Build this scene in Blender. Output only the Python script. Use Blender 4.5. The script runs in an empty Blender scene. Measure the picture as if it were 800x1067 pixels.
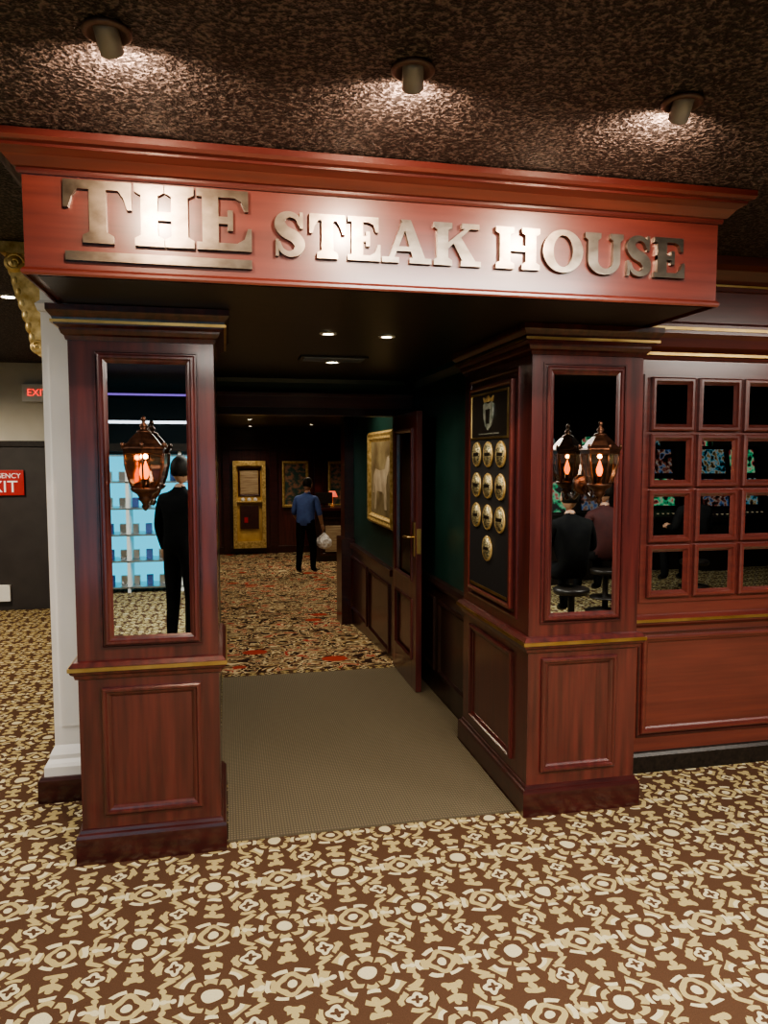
import bpy, bmesh, math, random
from mathutils import Vector, Matrix, noise
random.seed(7)
scene = bpy.context.scene
V = Vector
try:
    scene.view_settings.view_transform = "AgX"; scene.view_settings.look = "AgX - Medium High Contrast"
except Exception: pass

# ------------------------------------------------------------------ materials
def newmat(name):
    m = bpy.data.materials.new(name); m.use_nodes = True
    nt = m.node_tree
    return m, nt, nt.nodes["Principled BSDF"]

def lk(nt, a, b): nt.links.new(a, b)

def coords(nt, scale=(1, 1, 1)):
    g = nt.nodes.new("ShaderNodeNewGeometry")
    mp = nt.nodes.new("ShaderNodeMapping"); mp.inputs["Scale"].default_value = scale
    lk(nt, g.outputs["Position"], mp.inputs["Vector"])
    return mp.outputs["Vector"]

def noisemat(name, c1, c2, scale=(10, 10, 10), rough=0.5, metal=0.0, bump=0.0, bscale=None, detail=4, lo=0.3, hi=0.7, coat=0.0, spec=0.5, crough=0.12):
    m, nt, p = newmat(name)
    n = nt.nodes.new("ShaderNodeTexNoise"); n.inputs["Scale"].default_value = 1; n.inputs["Detail"].default_value = detail
    lk(nt, coords(nt, scale), n.inputs["Vector"])
    r = nt.nodes.new("ShaderNodeValToRGB")
    r.color_ramp.elements[0].position = lo; r.color_ramp.elements[1].position = hi
    r.color_ramp.elements[0].color = (*c1, 1); r.color_ramp.elements[1].color = (*c2, 1)
    lk(nt, n.outputs["Fac"], r.inputs["Fac"]); lk(nt, r.outputs["Color"], p.inputs["Base Color"])
    p.inputs["Roughness"].default_value = rough; p.inputs["Metallic"].default_value = metal
    p.inputs["Specular IOR Level"].default_value = spec
    if coat: p.inputs["Coat Weight"].default_value = coat; p.inputs["Coat Roughness"].default_value = crough
    if bump:
        b = nt.nodes.new("ShaderNodeBump"); b.inputs["Strength"].default_value = 1; b.inputs["Distance"].default_value = bump
        if bscale:
            n2 = nt.nodes.new("ShaderNodeTexNoise"); n2.inputs["Scale"].default_value = 1; n2.inputs["Detail"].default_value = 3
            lk(nt, coords(nt, bscale), n2.inputs["Vector"]); lk(nt, n2.outputs["Fac"], b.inputs["Height"])
        else: lk(nt, n.outputs["Fac"], b.inputs["Height"])
        lk(nt, b.outputs["Normal"], p.inputs["Normal"])
    return m

def emis(name, c, s, base=(0.02, 0.02, 0.02)):
    m, nt, p = newmat(name)
    p.inputs["Base Color"].default_value = (*base, 1)
    p.inputs["Emission Color"].default_value = (*c, 1); p.inputs["Emission Strength"].default_value = s
    return m

def screen(name, c1, c2, c3, s, sc=9):
    m, nt, p = newmat(name)
    n = nt.nodes.new("ShaderNodeTexNoise"); n.inputs["Scale"].default_value = sc; n.inputs["Detail"].default_value = 3
    lk(nt, coords(nt), n.inputs["Vector"])
    r = nt.nodes.new("ShaderNodeValToRGB"); cr = r.color_ramp
    cr.elements[0].position = 0.42; cr.elements[0].color = (0, 0, 0, 1)
    cr.elements[1].position = 0.49; cr.elements[1].color = (*c1, 1)
    e = cr.elements.new(0.54); e.color = (*c2, 1)
    e = cr.elements.new(0.60); e.color = (*c3, 1)
    e = cr.elements.new(0.66); e.color = (0.02, 0.02, 0.02, 1)
    lk(nt, n.outputs["Fac"], r.inputs["Fac"]); lk(nt, r.outputs[0], p.inputs["Emission Color"])
    p.inputs["Emission Strength"].default_value = s; p.inputs["Base Color"].default_value = (0.01, 0.01, 0.01, 1)
    return m

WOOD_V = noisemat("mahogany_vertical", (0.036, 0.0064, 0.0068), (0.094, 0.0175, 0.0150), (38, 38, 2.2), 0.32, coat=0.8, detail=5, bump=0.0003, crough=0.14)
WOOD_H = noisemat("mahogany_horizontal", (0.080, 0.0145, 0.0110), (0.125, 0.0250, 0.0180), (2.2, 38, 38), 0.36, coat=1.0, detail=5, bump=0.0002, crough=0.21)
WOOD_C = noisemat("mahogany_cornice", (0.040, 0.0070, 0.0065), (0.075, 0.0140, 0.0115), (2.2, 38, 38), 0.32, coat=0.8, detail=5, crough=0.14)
WOOD_D = noisemat("mahogany_dark", (0.026, 0.0050, 0.0055), (0.055, 0.0110, 0.0100), (5, 30, 30), 0.30, coat=0.5)  # darker mahogany for plinths, trim and wainscot
WOOD_K = noisemat("dark_walnut", (0.014, 0.006, 0.005), (0.034, 0.014, 0.010), (20, 20, 3), 0.35, coat=0.3)
BRASS = noisemat("polished_brass", (0.42, 0.27, 0.10), (0.62, 0.45, 0.20), (8, 8, 8), 0.34, 1.0)
PEWTER = noisemat("brushed_pewter", (0.150, 0.125, 0.100), (0.300, 0.262, 0.215), (14, 14, 22), 0.29, 1.0, bump=0.0002, bscale=(60, 60, 220))
GOLD = noisemat("gilded_plaster", (0.42, 0.27, 0.08), (0.80, 0.62, 0.30), (30, 30, 30), 0.42, 0.6)
CREAM = noisemat("cream_painted_wood", (0.74, 0.72, 0.69), (0.82, 0.80, 0.77), (3, 3, 3), 0.5)
BLACKM = noisemat("black_iron", (0.010, 0.008, 0.007), (0.028, 0.020, 0.016), (60, 60, 60), 0.38, 0.3)
BRONZE = noisemat("aged_bronze", (0.040, 0.018, 0.011), (0.120, 0.056, 0.034), (50, 50, 50), 0.34, 0.85)
SOFFIT = noisemat("dark_soffit_paint", (0.024, 0.020, 0.018), (0.038, 0.031, 0.027), (20, 20, 20), 0.35)
GREEN = noisemat("dark_green_lacquer", (0.009, 0.034, 0.028), (0.015, 0.050, 0.041), (6, 6, 6), 0.3)
PLASTER = noisemat("offwhite_wall", (0.62, 0.60, 0.53), (0.70, 0.68, 0.61), (4, 4, 4), 0.7)
BACKW = noisemat("taupe_wall", (0.05, 0.04, 0.036), (0.07, 0.055, 0.05), (2, 2, 2), 0.7)
DOORG = noisemat("charcoal_door_paint", (0.030, 0.025, 0.025), (0.042, 0.036, 0.035), (5, 5, 5), 0.45)
WHITEM = noisemat("white_metal", (0.75, 0.75, 0.74), (0.82, 0.82, 0.8), (9, 9, 9), 0.4)
STEEL = noisemat("satin_steel", (0.45, 0.45, 0.45), (0.6, 0.6, 0.6), (9, 9, 9), 0.3, 1.0)
GREYP = noisemat("grey_lamp_housing", (0.22, 0.205, 0.20), (0.30, 0.285, 0.275), (9, 9, 9), 0.35, 0.2)
TRIMR = noisemat("mauve_trim_ring", (0.10, 0.06, 0.055), (0.15, 0.095, 0.085), (9, 9, 9), 0.35, 0.2)
BLACKV = noisemat("black_velvet", (0.004, 0.004, 0.006), (0.010, 0.010, 0.014), (90, 90, 90), 0.6)
CREST = noisemat("silver_green_crest", (0.20, 0.26, 0.22), (0.55, 0.58, 0.52), (40, 40, 40), 0.4, 0.6)
MEDAL = noisemat("plaque_disc_print", (0.10, 0.11, 0.08), (0.62, 0.56, 0.34), (10, 60, 160), 0.35, 0.5, lo=0.42, hi=0.56)
REDS = noisemat("red_sign_face", (0.40, 0.015, 0.015), (0.46, 0.02, 0.02), (9, 9, 9), 0.4)
WHITET = emis("white_lettering", (1, 1, 1), 0.15, (0.85, 0.85, 0.85))
REDE = emis("red_exit_glow", (1, 0.03, 0.02), 2)
LIGHTD = emis("downlight_lens", (1, 0.86, 0.62), 30)
BULB = emis("orange_bulb", (1, 0.20, 0.03), 4)
EYEIN = emis("spot_lamp_face", (1, 0.88, 0.72), 8)
CYAN = emis("cyan_backlight", (0.08, 0.72, 1.0), 1.7)
TUBEW = emis("white_tube_light", (0.9, 0.9, 1), 4)
PURP = emis("purple_neon", (0.4, 0.2, 1), 1.0)
SC1 = screen("green_game_artwork", (0.1, 0.9, 0.4), (0.7, 0.9, 0.6), (0.9, 0.1, 0.1), 0.40)
SC2 = screen("red_game_artwork", (0.5, 0.1, 0.08), (0.9, 0.7, 0.5), (0.1, 0.3, 0.8), 0.22, 12)
SC3 = screen("cyan_game_artwork", (0.1, 0.6, 0.8), (0.8, 0.9, 0.9), (0.7, 0.4, 0.1), 0.25, 14)
AMBE = emis("amber_button_glow", (1, 0.75, 0.45), 0.4)
CASEY = noisemat("amber_lit_back_panel", (0.38, 0.22, 0.06), (0.65, 0.45, 0.17), (5, 5, 3), 0.5)  # amber light is put into the panel colour, no lamp inside
SKIN = noisemat("skin", (0.36, 0.20, 0.13), (0.42, 0.24, 0.16), (20, 20, 20), 0.5)
HAIR = noisemat("dark_hair", (0.008, 0.006, 0.005), (0.02, 0.014, 0.01), (80, 80, 10), 0.6, spec=0.2)
BLUE = noisemat("blue_shirt_cloth", (0.045, 0.075, 0.23), (0.06, 0.11, 0.30), (12, 12, 12), 0.8)
BLKC = noisemat("black_cloth", (0.005, 0.005, 0.006), (0.010, 0.010, 0.010), (15, 15, 15), 0.9, spec=0.1)
REDC = noisemat("dark_red_cloth", (0.035, 0.004, 0.004), (0.05, 0.006, 0.006), (15, 15, 15), 0.8)
EYEW = noisemat("eye_white", (0.7, 0.7, 0.68), (0.75, 0.75, 0.72), (9, 9, 9), 0.3)
LIPS = noisemat("lips", (0.30, 0.10, 0.08), (0.34, 0.12, 0.10), (20, 20, 20), 0.5)
BAGM = noisemat("white_plastic_film", (0.72, 0.72, 0.74), (0.85, 0.85, 0.86), (30, 30, 30), 0.35)
PAPER = noisemat("printed_card", (0.20, 0.11, 0.06), (0.55, 0.45, 0.30), (3, 60, 60), 0.5)

def mirror_mat(name, c, r):
    m, nt, p = newmat(name)
    p.inputs["Metallic"].default_value = 1; p.inputs["Roughness"].default_value = r
    n = nt.nodes.new("ShaderNodeTexNoise"); n.inputs["Scale"].default_value = 3
    x = nt.nodes.new("ShaderNodeMixRGB"); x.inputs[1].default_value = (*c, 1); x.inputs[2].default_value = tuple([k*0.93 for k in c])+(1,)
    lk(nt, coords(nt), n.inputs["Vector"]); lk(nt, n.outputs["Fac"], x.inputs["Fac"]); lk(nt, x.outputs[0], p.inputs["Base Color"])
    return m
MIRROR = mirror_mat("mirror_glass", (0.60, 0.66, 0.66), 0.01)

def glass_mat():
    m, nt, p = newmat("amber_lantern_glass")
    p.inputs["Base Color"].default_value = (0.95, 0.60, 0.42, 1); p.inputs["Roughness"].default_value = 0.18
    p.inputs["Transmission Weight"].default_value = 1.0; p.inputs["IOR"].default_value = 1.15
    return m
GLASS = glass_mat()

def ceiling_mat():
    m, nt, p = newmat("popcorn_ceiling_brown")
    v = coords(nt, (1, 1, 1))
    n = nt.nodes.new("ShaderNodeTexNoise"); n.inputs["Scale"].default_value = 92; n.inputs["Detail"].default_value = 1.5; n.inputs["Distortion"].default_value = 0.2
    lk(nt, v, n.inputs["Vector"])
    r = nt.nodes.new("ShaderNodeValToRGB"); r.color_ramp.elements[0].position = 0.47; r.color_ramp.elements[1].position = 0.66
    r.color_ramp.elements[0].color = (0.014, 0.0110, 0.0110, 1); r.color_ramp.elements[1].color = (0.150, 0.118, 0.112, 1)  # pale speckles put the sparkle of light on the stipple into the colour
    lk(nt, n.outputs["Fac"], r.inputs["Fac"]); lk(nt, r.outputs[0], p.inputs["Base Color"])
    b = nt.nodes.new("ShaderNodeBump"); b.inputs["Distance"].default_value = 0.012; b.inputs["Strength"].default_value = 1
    lk(nt, n.outputs["Fac"], b.inputs["Height"]); lk(nt, b.outputs[0], p.inputs["Normal"])
    p.inputs["Roughness"].default_value = 0.5; p.inputs["Specular IOR Level"].default_value = 0.4
    return m
CEIL = ceiling_mat()

class E:      # tiny node-expression helper
    nt = None
    def __init__(s, o): s.o = o
    @staticmethod
    def op(name, *a):
        n = E.nt.nodes.new("ShaderNodeMath"); n.operation = name
        for i, x in enumerate(a):
            if isinstance(x, E): E.nt.links.new(x.o, n.inputs[i])
            else: n.inputs[i].default_value = x
        return E(n.outputs[0])
    def __add__(s, o): return E.op("ADD", s, o)
    __radd__ = __add__
    def __sub__(s, o): return E.op("SUBTRACT", s, o)
    def __mul__(s, o): return E.op("MULTIPLY", s, o)
    __rmul__ = __mul__
    def lt(s, o): return E.op("LESS_THAN", s, o)
    def gt(s, o): return E.op("GREATER_THAN", s, o)
    def abs(s): return E.op("ABSOLUTE", s)
    def cos(s): return E.op("COSINE", s)
    def mx(s, o): return E.op("MAXIMUM", s, o)
    def mn(s, o): return E.op("MINIMUM", s, o)

def carpet_mat():
    m, nt, p = newmat("scroll_pattern_carpet"); E.nt = nt
    g = nt.nodes.new("ShaderNodeNewGeometry")
    def nz(sc):
        n = nt.nodes.new("ShaderNodeTexNoise"); n.inputs["Scale"].default_value = sc; n.inputs["Detail"].default_value = 0
        lk(nt, g.outputs["Position"], n.inputs["Vector"])
        s_ = nt.nodes.new("ShaderNodeSeparateColor"); lk(nt, n.outputs["Color"], s_.inputs[0]); return s_
    s1 = nz(17)
    sp = nt.nodes.new("ShaderNodeSeparateXYZ"); lk(nt, g.outputs["Position"], sp.inputs[0])
    x = E(sp.outputs["X"]) + (E(s1.outputs[0])-0.5)*0.020; y = E(sp.outputs["Y"]) + (E(s1.outputs[1])-0.5)*0.020
    px, py = 0.475, 0.57
    def med(ox, oy, qx=px, qy=py):
        a = E.op("PINGPONG", x - (ox - qx*20), qx/2)
        b = E.op("PINGPONG", y - (oy - qy*20), qy/2)
        r = E.op("SQRT", a*a + b*b)
        th = E.op("ARCTAN2", b, a)
        return a, b, r, th
    def ring(r, r0, w): return (r - r0).abs().lt(w)
    def bone(a, b, ca, cb, L, w, horiz=True):
        u, v = ((a-ca).abs(), (b-cb).abs()) if horiz else ((b-cb).abs(), (a-ca).abs())
        return v.lt(w*0.5) * u.lt(L) + E.op("SQRT", (u-L)*(u-L) + v*v).lt(w)
    x0, y0 = 0.411, 2.147
    st = {"o": None, "c": None}
    def put(k, m_): st[k] = m_ if st[k] is None else st[k].mx(m_)
    for (ox, oy, k) in ((x0, y0, 1.0), (x0+px/2, y0+py/2, 0.92)):
        a, b, r, th = med(ox, oy)
        c4 = (th*4).cos(); c8 = (th*8).cos(); c12 = (th*12).cos()
        put("c", r.lt(0.030*k))
        put("o", ring(r, c8*0.004+0.064*k, 0.0105) * c8.gt(-0.85))
        put("c", ring(r, c4*(-0.010)+0.094*k, 0.0075) * c8.gt(-0.40))
        put("o", ring(r, c4*0.012+0.123*k, 0.0120) * c8.gt(-0.45))
        put("c", bone(a, b, 0.128*k, 0.0, 0.016, 0.0110)); put("o", bone(a, b, 0.0, 0.140*k, 0.022, 0.012, False))
        put("o", ring(r, c4*0.020+0.163*k, 0.0100) * c12.gt(-0.20))
    for (ox, oy) in ((x0+px/2, y0), (x0, y0+py/2)):
        a, b, r, th = med(ox, oy)
        c4 = (th*4).cos(); c6 = (th*6).cos(); c2 = (th*2).cos()
        put("c", r.lt(0.017))
        put("o", ring(r, c4*0.004+0.040, 0.0095))
        put("c", ring(r, c2*0.008+0.068, 0.0080) * c6.gt(-0.45))
        put("o", bone(a, b, 0.0, 0.105, 0.020, 0.012)); put("o", bone(a, b, 0.095, 0.030, 0.018, 0.011, False))
    a, b, r, th = med(x0+px/4, y0+py/4, px/2, py/2)
    put("c", ring(r, (th*4).cos()*0.005+0.020, 0.0070))
    put("o", ring(r, 0.046, 0.0080) * (th*4).cos().gt(-0.3))
    n2 = nt.nodes.new("ShaderNodeTexNoise"); n2.inputs["Scale"].default_value = 260; lk(nt, g.outputs["Position"], n2.inputs["Vector"])
    m1 = nt.nodes.new("ShaderNodeMixRGB"); m1.inputs[1].default_value = (0.092, 0.048, 0.028, 1); m1.inputs[2].default_value = (0.43, 0.345, 0.165, 1)
    lk(nt, st["o"].mn(1.0).o, m1.inputs[0])
    m2 = nt.nodes.new("ShaderNodeMixRGB"); lk(nt, m1.outputs[0], m2.inputs[1]); m2.inputs[2].default_value = (0.60, 0.53, 0.345, 1); lk(nt, st["c"].mn(1.0).o, m2.inputs[0])
    m3 = nt.nodes.new("ShaderNodeMixRGB"); m3.blend_type = "MULTIPLY"; m3.inputs[0].default_value = 0.35
    lk(nt, m2.outputs[0], m3.inputs[1]); lk(nt, n2.outputs["Fac"], m3.inputs[2]); lk(nt, m3.outputs[0], p.inputs["Base Color"])
    bp = nt.nodes.new("ShaderNodeBump"); bp.inputs["Distance"].default_value = 0.002; lk(nt, n2.outputs["Fac"], bp.inputs["Height"]); lk(nt, bp.outputs[0], p.inputs["Normal"])
    p.inputs["Roughness"].default_value = 0.95; p.inputs["Specular IOR Level"].default_value = 0.1
    return m
CARPET = carpet_mat()

def floral_mat():
    m, nt, p = newmat("floral_carpet")
    v = coords(nt, (1, 1, 1))
    n = nt.nodes.new("ShaderNodeTexNoise"); n.inputs["Scale"].default_value = 5.2; n.inputs["Detail"].default_value = 1.0; n.inputs["Distortion"].default_value = 1.8
    lk(nt, v, n.inputs["Vector"])
    r = nt.nodes.new("ShaderNodeValToRGB"); cr = r.color_ramp; cr.interpolation = "CONSTANT"
    cr.elements[0].position = 0; cr.elements[0].color = (0.03, 0.013, 0.010, 1)
    cr.elements[1].position = 0.40; cr.elements[1].color = (0.26, 0.17, 0.08, 1)
    for pos, c in ((0.45, (0.60, 0.51, 0.33, 1)), (0.50, (0.03, 0.013, 0.010, 1)), (0.56, (0.22, 0.11, 0.06, 1)), (0.60, (0.55, 0.45, 0.28, 1)), (0.65, (0.34, 0.04, 0.035, 1))):
        e = cr.elements.new(pos); e.color = c
    lk(nt, n.outputs["Fac"], r.inputs["Fac"])
    vo = nt.nodes.new("ShaderNodeTexVoronoi"); vo.inputs["Scale"].default_value = 1.6; lk(nt, v, vo.inputs["Vector"])
    lt = nt.nodes.new("ShaderNodeMath"); lt.operation = "LESS_THAN"; lt.inputs[1].default_value = 0.17; lk(nt, vo.outputs["Distance"], lt.inputs[0])
    mx = nt.nodes.new("ShaderNodeMixRGB"); lk(nt, lt.outputs[0], mx.inputs[0]); lk(nt, r.outputs[0], mx.inputs[1]); mx.inputs[2].default_value = (0.34, 0.05, 0.035, 1)
    lk(nt, mx.outputs[0], p.inputs["Base Color"]); p.inputs["Roughness"].default_value = 0.95; p.inputs["Specular IOR Level"].default_value = 0.1
    return m
FLORAL = floral_mat()

def mat_mat():
    m, nt, p = newmat("ribbed_entry_mat"); E.nt = nt
    g = nt.nodes.new("ShaderNodeNewGeometry"); sp = nt.nodes.new("ShaderNodeSeparateXYZ"); lk(nt, g.outputs["Position"], sp.inputs[0])
    s = E.op("SINE", E(sp.outputs["X"])*520.0) * 0.5 + 0.5
    s2 = E.op("SINE", E(sp.outputs["Y"])*360.0) * 0.5 + 0.5
    f = s*s2
    mx = nt.nodes.new("ShaderNodeMixRGB"); mx.inputs[1].default_value = (0.078, 0.062, 0.038, 1); mx.inputs[2].default_value = (0.21, 0.172, 0.108, 1)
    lk(nt, f.o, mx.inputs[0]); lk(nt, mx.outputs[0], p.inputs["Base Color"])
    b = nt.nodes.new("ShaderNodeBump"); b.inputs["Distance"].default_value = 0.003; lk(nt, f.o, b.inputs["Height"]); lk(nt, b.outputs[0], p.inputs["Normal"])
    p.inputs["Roughness"].default_value = 0.65
    return m
MATM = mat_mat()

# ------------------------------------------------------------------ geometry builder
class B:
    def __init__(s): s.v = []; s.f = []; s.m = []; s.s = []; s.mats = []
    def mi(s, m):
        if m not in s.mats: s.mats.append(m)
        return s.mats.index(m)
    def add(s, verts, faces, mat, smooth=False, M=None):
        o = len(s.v)
        for v in verts:
            v = V(v)
            if M is not None: v = M @ v
            s.v.append(tuple(v))
        for i, f in enumerate(faces):
            s.f.append([o+k for k in f]); s.s.append(smooth)
            s.m.append(s.mi(mat[i] if isinstance(mat, list) else mat))
    def box(s, x0, x1, y0, y1, z0, z1, mat, M=None):
        vs = [(x, y, z) for z in (z0, z1) for y in (y0, y1) for x in (x0, x1)]
        s.add(vs, [(0, 2, 3, 1), (4, 5, 7, 6), (0, 1, 5, 4), (2, 6, 7, 3), (0, 4, 6, 2), (1, 3, 7, 5)], mat, M=M)
    def lathe(s, prof, c, mat, n=20, M=None, smooth=True, rot=0.0):
        vs = []; fs = []
        for r, z in prof:
            for i in range(n):
                a = 2*math.pi*i/n + rot
                vs.append((max(r, 1e-4)*math.cos(a), max(r, 1e-4)*math.sin(a), z))
        for j in range(len(prof)-1):
            for i in range(n):
                fs.append((j*n+i, j*n+(i+1) % n, (j+1)*n+(i+1) % n, (j+1)*n+i))
        fs.append(tuple(range(n))[::-1]); fs.append(tuple((len(prof)-1)*n+i for i in range(n)))
        T = Matrix.Translation(V(c))
        s.add(vs, fs, mat, smooth, T @ M if M is not None else T)
    def tube(s, pts, rad, mat, n=8, smooth=True):
        pts = [V(p) for p in pts]
        if not isinstance(rad, (list, tuple)): rad = [rad]*len(pts)
        vs = []; fs = []
        for i, p in enumerate(pts):
            d = (pts[min(i+1, len(pts)-1)] - pts[max(i-1, 0)]).normalized()
            up = V((0, 0, 1)) if abs(d.z) < 0.9 else V((1, 0, 0))
            a = d.cross(up).normalized(); b = d.cross(a).normalized()
            for k in range(n):
                t = 2*math.pi*k/n
                vs.append(p + (a*math.cos(t) + b*math.sin(t))*rad[i])
        for i in range(len(pts)-1):
            for k in range(n):
                fs.append((i*n+k, i*n+(k+1) % n, (i+1)*n+(k+1) % n, (i+1)*n+k))
        fs.append(tuple(range(n))[::-1]); fs.append(tuple((len(pts)-1)*n+k for k in range(n)))
        s.add(vs, fs, mat, smooth)
    def sphere(s, c, r, mat, n=14, m=9, M=None, fn=None):
        if not isinstance(r, (list, tuple)): r = (r, r, r)
        vs = []; fs = []
        for j in range(m+1):
            ph = math.pi*j/m
            for i in range(n):
                t = 2*math.pi*i/n
                p = V((math.sin(ph)*math.cos(t), math.sin(ph)*math.sin(t), math.cos(ph)))
                if fn: p = fn(p)
                vs.append((p.x*r[0], p.y*r[1], p.z*r[2]))
        for j in range(m):
            for i in range(n):
                fs.append((j*n+i, (j+1)*n+i, (j+1)*n+(i+1) % n, j*n+(i+1) % n))
        T = Matrix.Translation(V(c))
        s.add(vs, fs, mat, True, (M @ T) if M is not None else T)
    def prism(s, poly, o, S, T, N, d0, d1, mat):
        o, S, T, N = V(o), V(S), V(T), V(N)
        n = len(poly)
        vs = [o+S*x+T*y+N*d0 for x, y in poly] + [o+S*x+T*y+N*d1 for x, y in poly]
        fs = [tuple(range(n))[::-1], tuple(range(n, 2*n))] + [(i, (i+1) % n, n+(i+1) % n, n+i) for i in range(n)]
        s.add(vs, fs, mat)
    def frame(s, o, S, T, N, x0, x1, y0, y1, prof, mat):
        """picture-frame moulding; prof = list of (inset, height)"""
        o, S, T, N = V(o), V(S), V(T), V(N)
        vs = []; fs = []
        for d, h in prof:
            for (x, y) in ((x0+d, y0+d), (x1-d, y0+d), (x1-d, y1-d), (x0+d, y1-d)):
                vs.append(o+S*x+T*y+N*h)
        k = len(prof)
        for j in range(k-1):
            for i in range(4):
                fs.append((j*4+i, j*4+(i+1) % 4, (j+1)*4+(i+1) % 4, (j+1)*4+i))
        s.add(vs, fs, mat)
    def mould(s, path, prof, mat, closed=False):
        path = [V((p[0], p[1])) for p in path]; n = len(path)
        offs = []
        for i in range(n):
            def nrm(a, b):
                d = (b-a).normalized(); return V((d.y, -d.x))
            if closed or (0 < i < n-1):
                n1 = nrm(path[(i-1) % n], path[i]); n2 = nrm(path[i], path[(i+1) % n])
                mm = (n1+n2); mm = mm/ (mm.dot(n1))
            elif i == 0: mm = nrm(path[0], path[1])
            else: mm = nrm(path[-2], path[-1])
            offs.append(mm)
        k = len(prof); vs = []; fs = []
        for i in range(n):
            for (d, z) in prof:
                q = path[i]+offs[i]*d; vs.append((q.x, q.y, z))
        for i in range(n if closed else n-1):
            j = (i+1) % n
            for a in range(k):
                b = (a+1) % k
                fs.append((i*k+a, j*k+a, j*k+b, i*k+b))
        if not closed:
            fs.append(tuple(range(k))); fs.append(tuple((n-1)*k+a for a in range(k))[::-1])
        s.add(vs, fs, mat)
    def finish(s, name, bevel=0.0, parent=None):
        me = bpy.data.meshes.new(name)
        me.from_pydata(s.v, [], s.f)
        for m in s.mats: me.materials.append(m)
        for i, p in enumerate(me.polygons):
            p.material_index = s.m[i]; p.use_smooth = s.s[i]
        bm = bmesh.new(); bm.from_mesh(me); bmesh.ops.recalc_face_normals(bm, faces=bm.faces); bm.to_mesh(me); bm.free()
        ob = bpy.data.objects.new(name, me); scene.collection.objects.link(ob)
        if bevel:
            md = ob.modifiers.new("bevel", "BEVEL"); md.width = bevel; md.segments = 2; md.limit_method = "ANGLE"; md.angle_limit = math.radians(50)
        if parent: ob.parent = parent
        return ob

X, Y, Z = V((1, 0, 0)), V((0, 1, 0)), V((0, 0, 1))

def simple(name, boxes, bevel=0):
    b = B()
    for bx in boxes: b.box(*bx)
    return b.finish(name, bevel)

def light(name, kind, loc, energy, color=(1, 0.85, 0.66), size=0.1, target=None, angle=120, blend=0.6, parent=None, sizey=None):
    l = bpy.data.lights.new(name, kind); l.energy = energy; l.color = color
    if kind == "AREA":
        l.size = size
        if sizey: l.shape = "RECTANGLE"; l.size_y = sizey
    else: l.shadow_soft_size = size
    if kind == "SPOT": l.spot_size = math.radians(angle); l.spot_blend = blend
    o = bpy.data.objects.new(name, l); scene.collection.objects.link(o); o.location = loc
    if target is not None:
        o.rotation_euler = (V(target)-V(loc)).to_track_quat("-Z", "Y").to_euler()
    if parent: o.parent = parent
    return o

ZC = 2.56     # main ceiling height
# ------------------------------------------------------------------ room shell
b = B()
b.box(-8, 8, -7, 5.46, -0.1, 0, CARPET); b.box(-8, -0.8, 5.46, 8.4, -0.1, 0, CARPET)
b.finish("floor")
b = B()
vs = []
for (y, z) in ((5.46, 0), (12.5, -0.5), (16.3, -0.5)):
    for x in (-0.7, 5): vs += [(x, y, z), (x, y, z-0.12)]
fs = []
for i in (0, 1):
    o = i*4
    fs += [(o, o+2, o+6, o+4), (o+1, o+5, o+7, o+3), (o, o+4, o+5, o+1), (o+2, o+3, o+7, o+6)]
fs += [(0, 1, 3, 2), (8, 10, 11, 9)]
b.add(vs, fs, FLORAL); b.finish("floor_dining_ramp")
b = B()
b.prism([(-0.012, 3.03), (1.262, 3.03), (1.262, 3.925), (1.358, 3.925), (1.358, 5.36), (-0.045, 5.36), (-0.045, 3.60), (-0.012, 3.60)], (0, 0, 0), X, Y, Z, 0.0, 0.008, MATM)
b.finish("entry_mat")
b = B(); b.box(-8, 8, -7, 8.5, ZC, ZC+0.1, CEIL); b.finish("ceiling")
simple("ceiling_vestibule", [(-0.05, 1.38, 3.05, 5.46, 2.16, 2.22, SOFFIT)])
simple("ceiling_dining", [(-0.7, 5, 5.56, 16.2, 2.2, 2.28, SOFFIT)])
simple("wall_back", [(-8, 8, -7.1, -7, 0, ZC, BACKW)])
simple("wall_far_left", [(-8.1, -8, -7, 8.4, 0, ZC, BACKW)])
simple("wall_far_right", [(8, 8.1, -7, 3.3, 0, ZC, BACKW)])
simple("wall_exit", [(-8, -0.8, 8.3, 8.4, 0, ZC, PLASTER)])
simple("wall_dining_left", [(-0.8, -0.7, 4.15, 16.3, -0.62, ZC, WOOD_K)])
simple("wall_dining_right", [(1.3, 1.42, 5.56, 7.7, -0.4, 2.2, GREEN)])
simple("wall_dining_side", [(1.42, 5.1, 7.6, 7.7, -0.6, 2.2, WOOD_K), (5.0, 5.1, 7.7, 16.3, -0.6, 2.2, WOOD_K)])
simple("wall_vestibule_left", [(-0.3, -0.05, 3.57, 5.46, 0, 2.3, GREEN), (-0.7, -0.3, 5.36, 5.56, 0, 2.3, GREEN)])
b = B()
b.box(1.38, 1.5, 3.9, 5.46, 0, 2.3, GREEN)
b.box(1.362, 1.38, 3.9, 5.46, 0, 0.74, WOOD_K)
b.mould([(1.38, 5.46), (1.38, 3.9)], [(0, 0.74), (0.035, 0.74), (0.04, 0.76), (0.028, 0.785), (0, 0.79)], WOOD_K)
b.mould([(1.38, 5.46), (1.38, 3.9)], [(0, 2.16), (0.07, 2.16), (0.06, 2.13), (0.025, 2.09), (0, 2.08)], GREEN)
for (a, c) in ((3.98, 4.62), (4.72, 5.38)):
    b.frame((1.362, 0, 0), Y, Z, -X, a, c, 0.16, 0.66, [(0, 0), (0, 0.012), (0.02, 0.014), (0.035, 0.002), (0.036, 0)], WOOD_K)
b.finish("wall_vestibule_right")
b = B()
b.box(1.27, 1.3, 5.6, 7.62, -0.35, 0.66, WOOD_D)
b.box(1.245, 1.3, 5.6, 7.62, 0.66, 0.71, WOOD_D)
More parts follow.
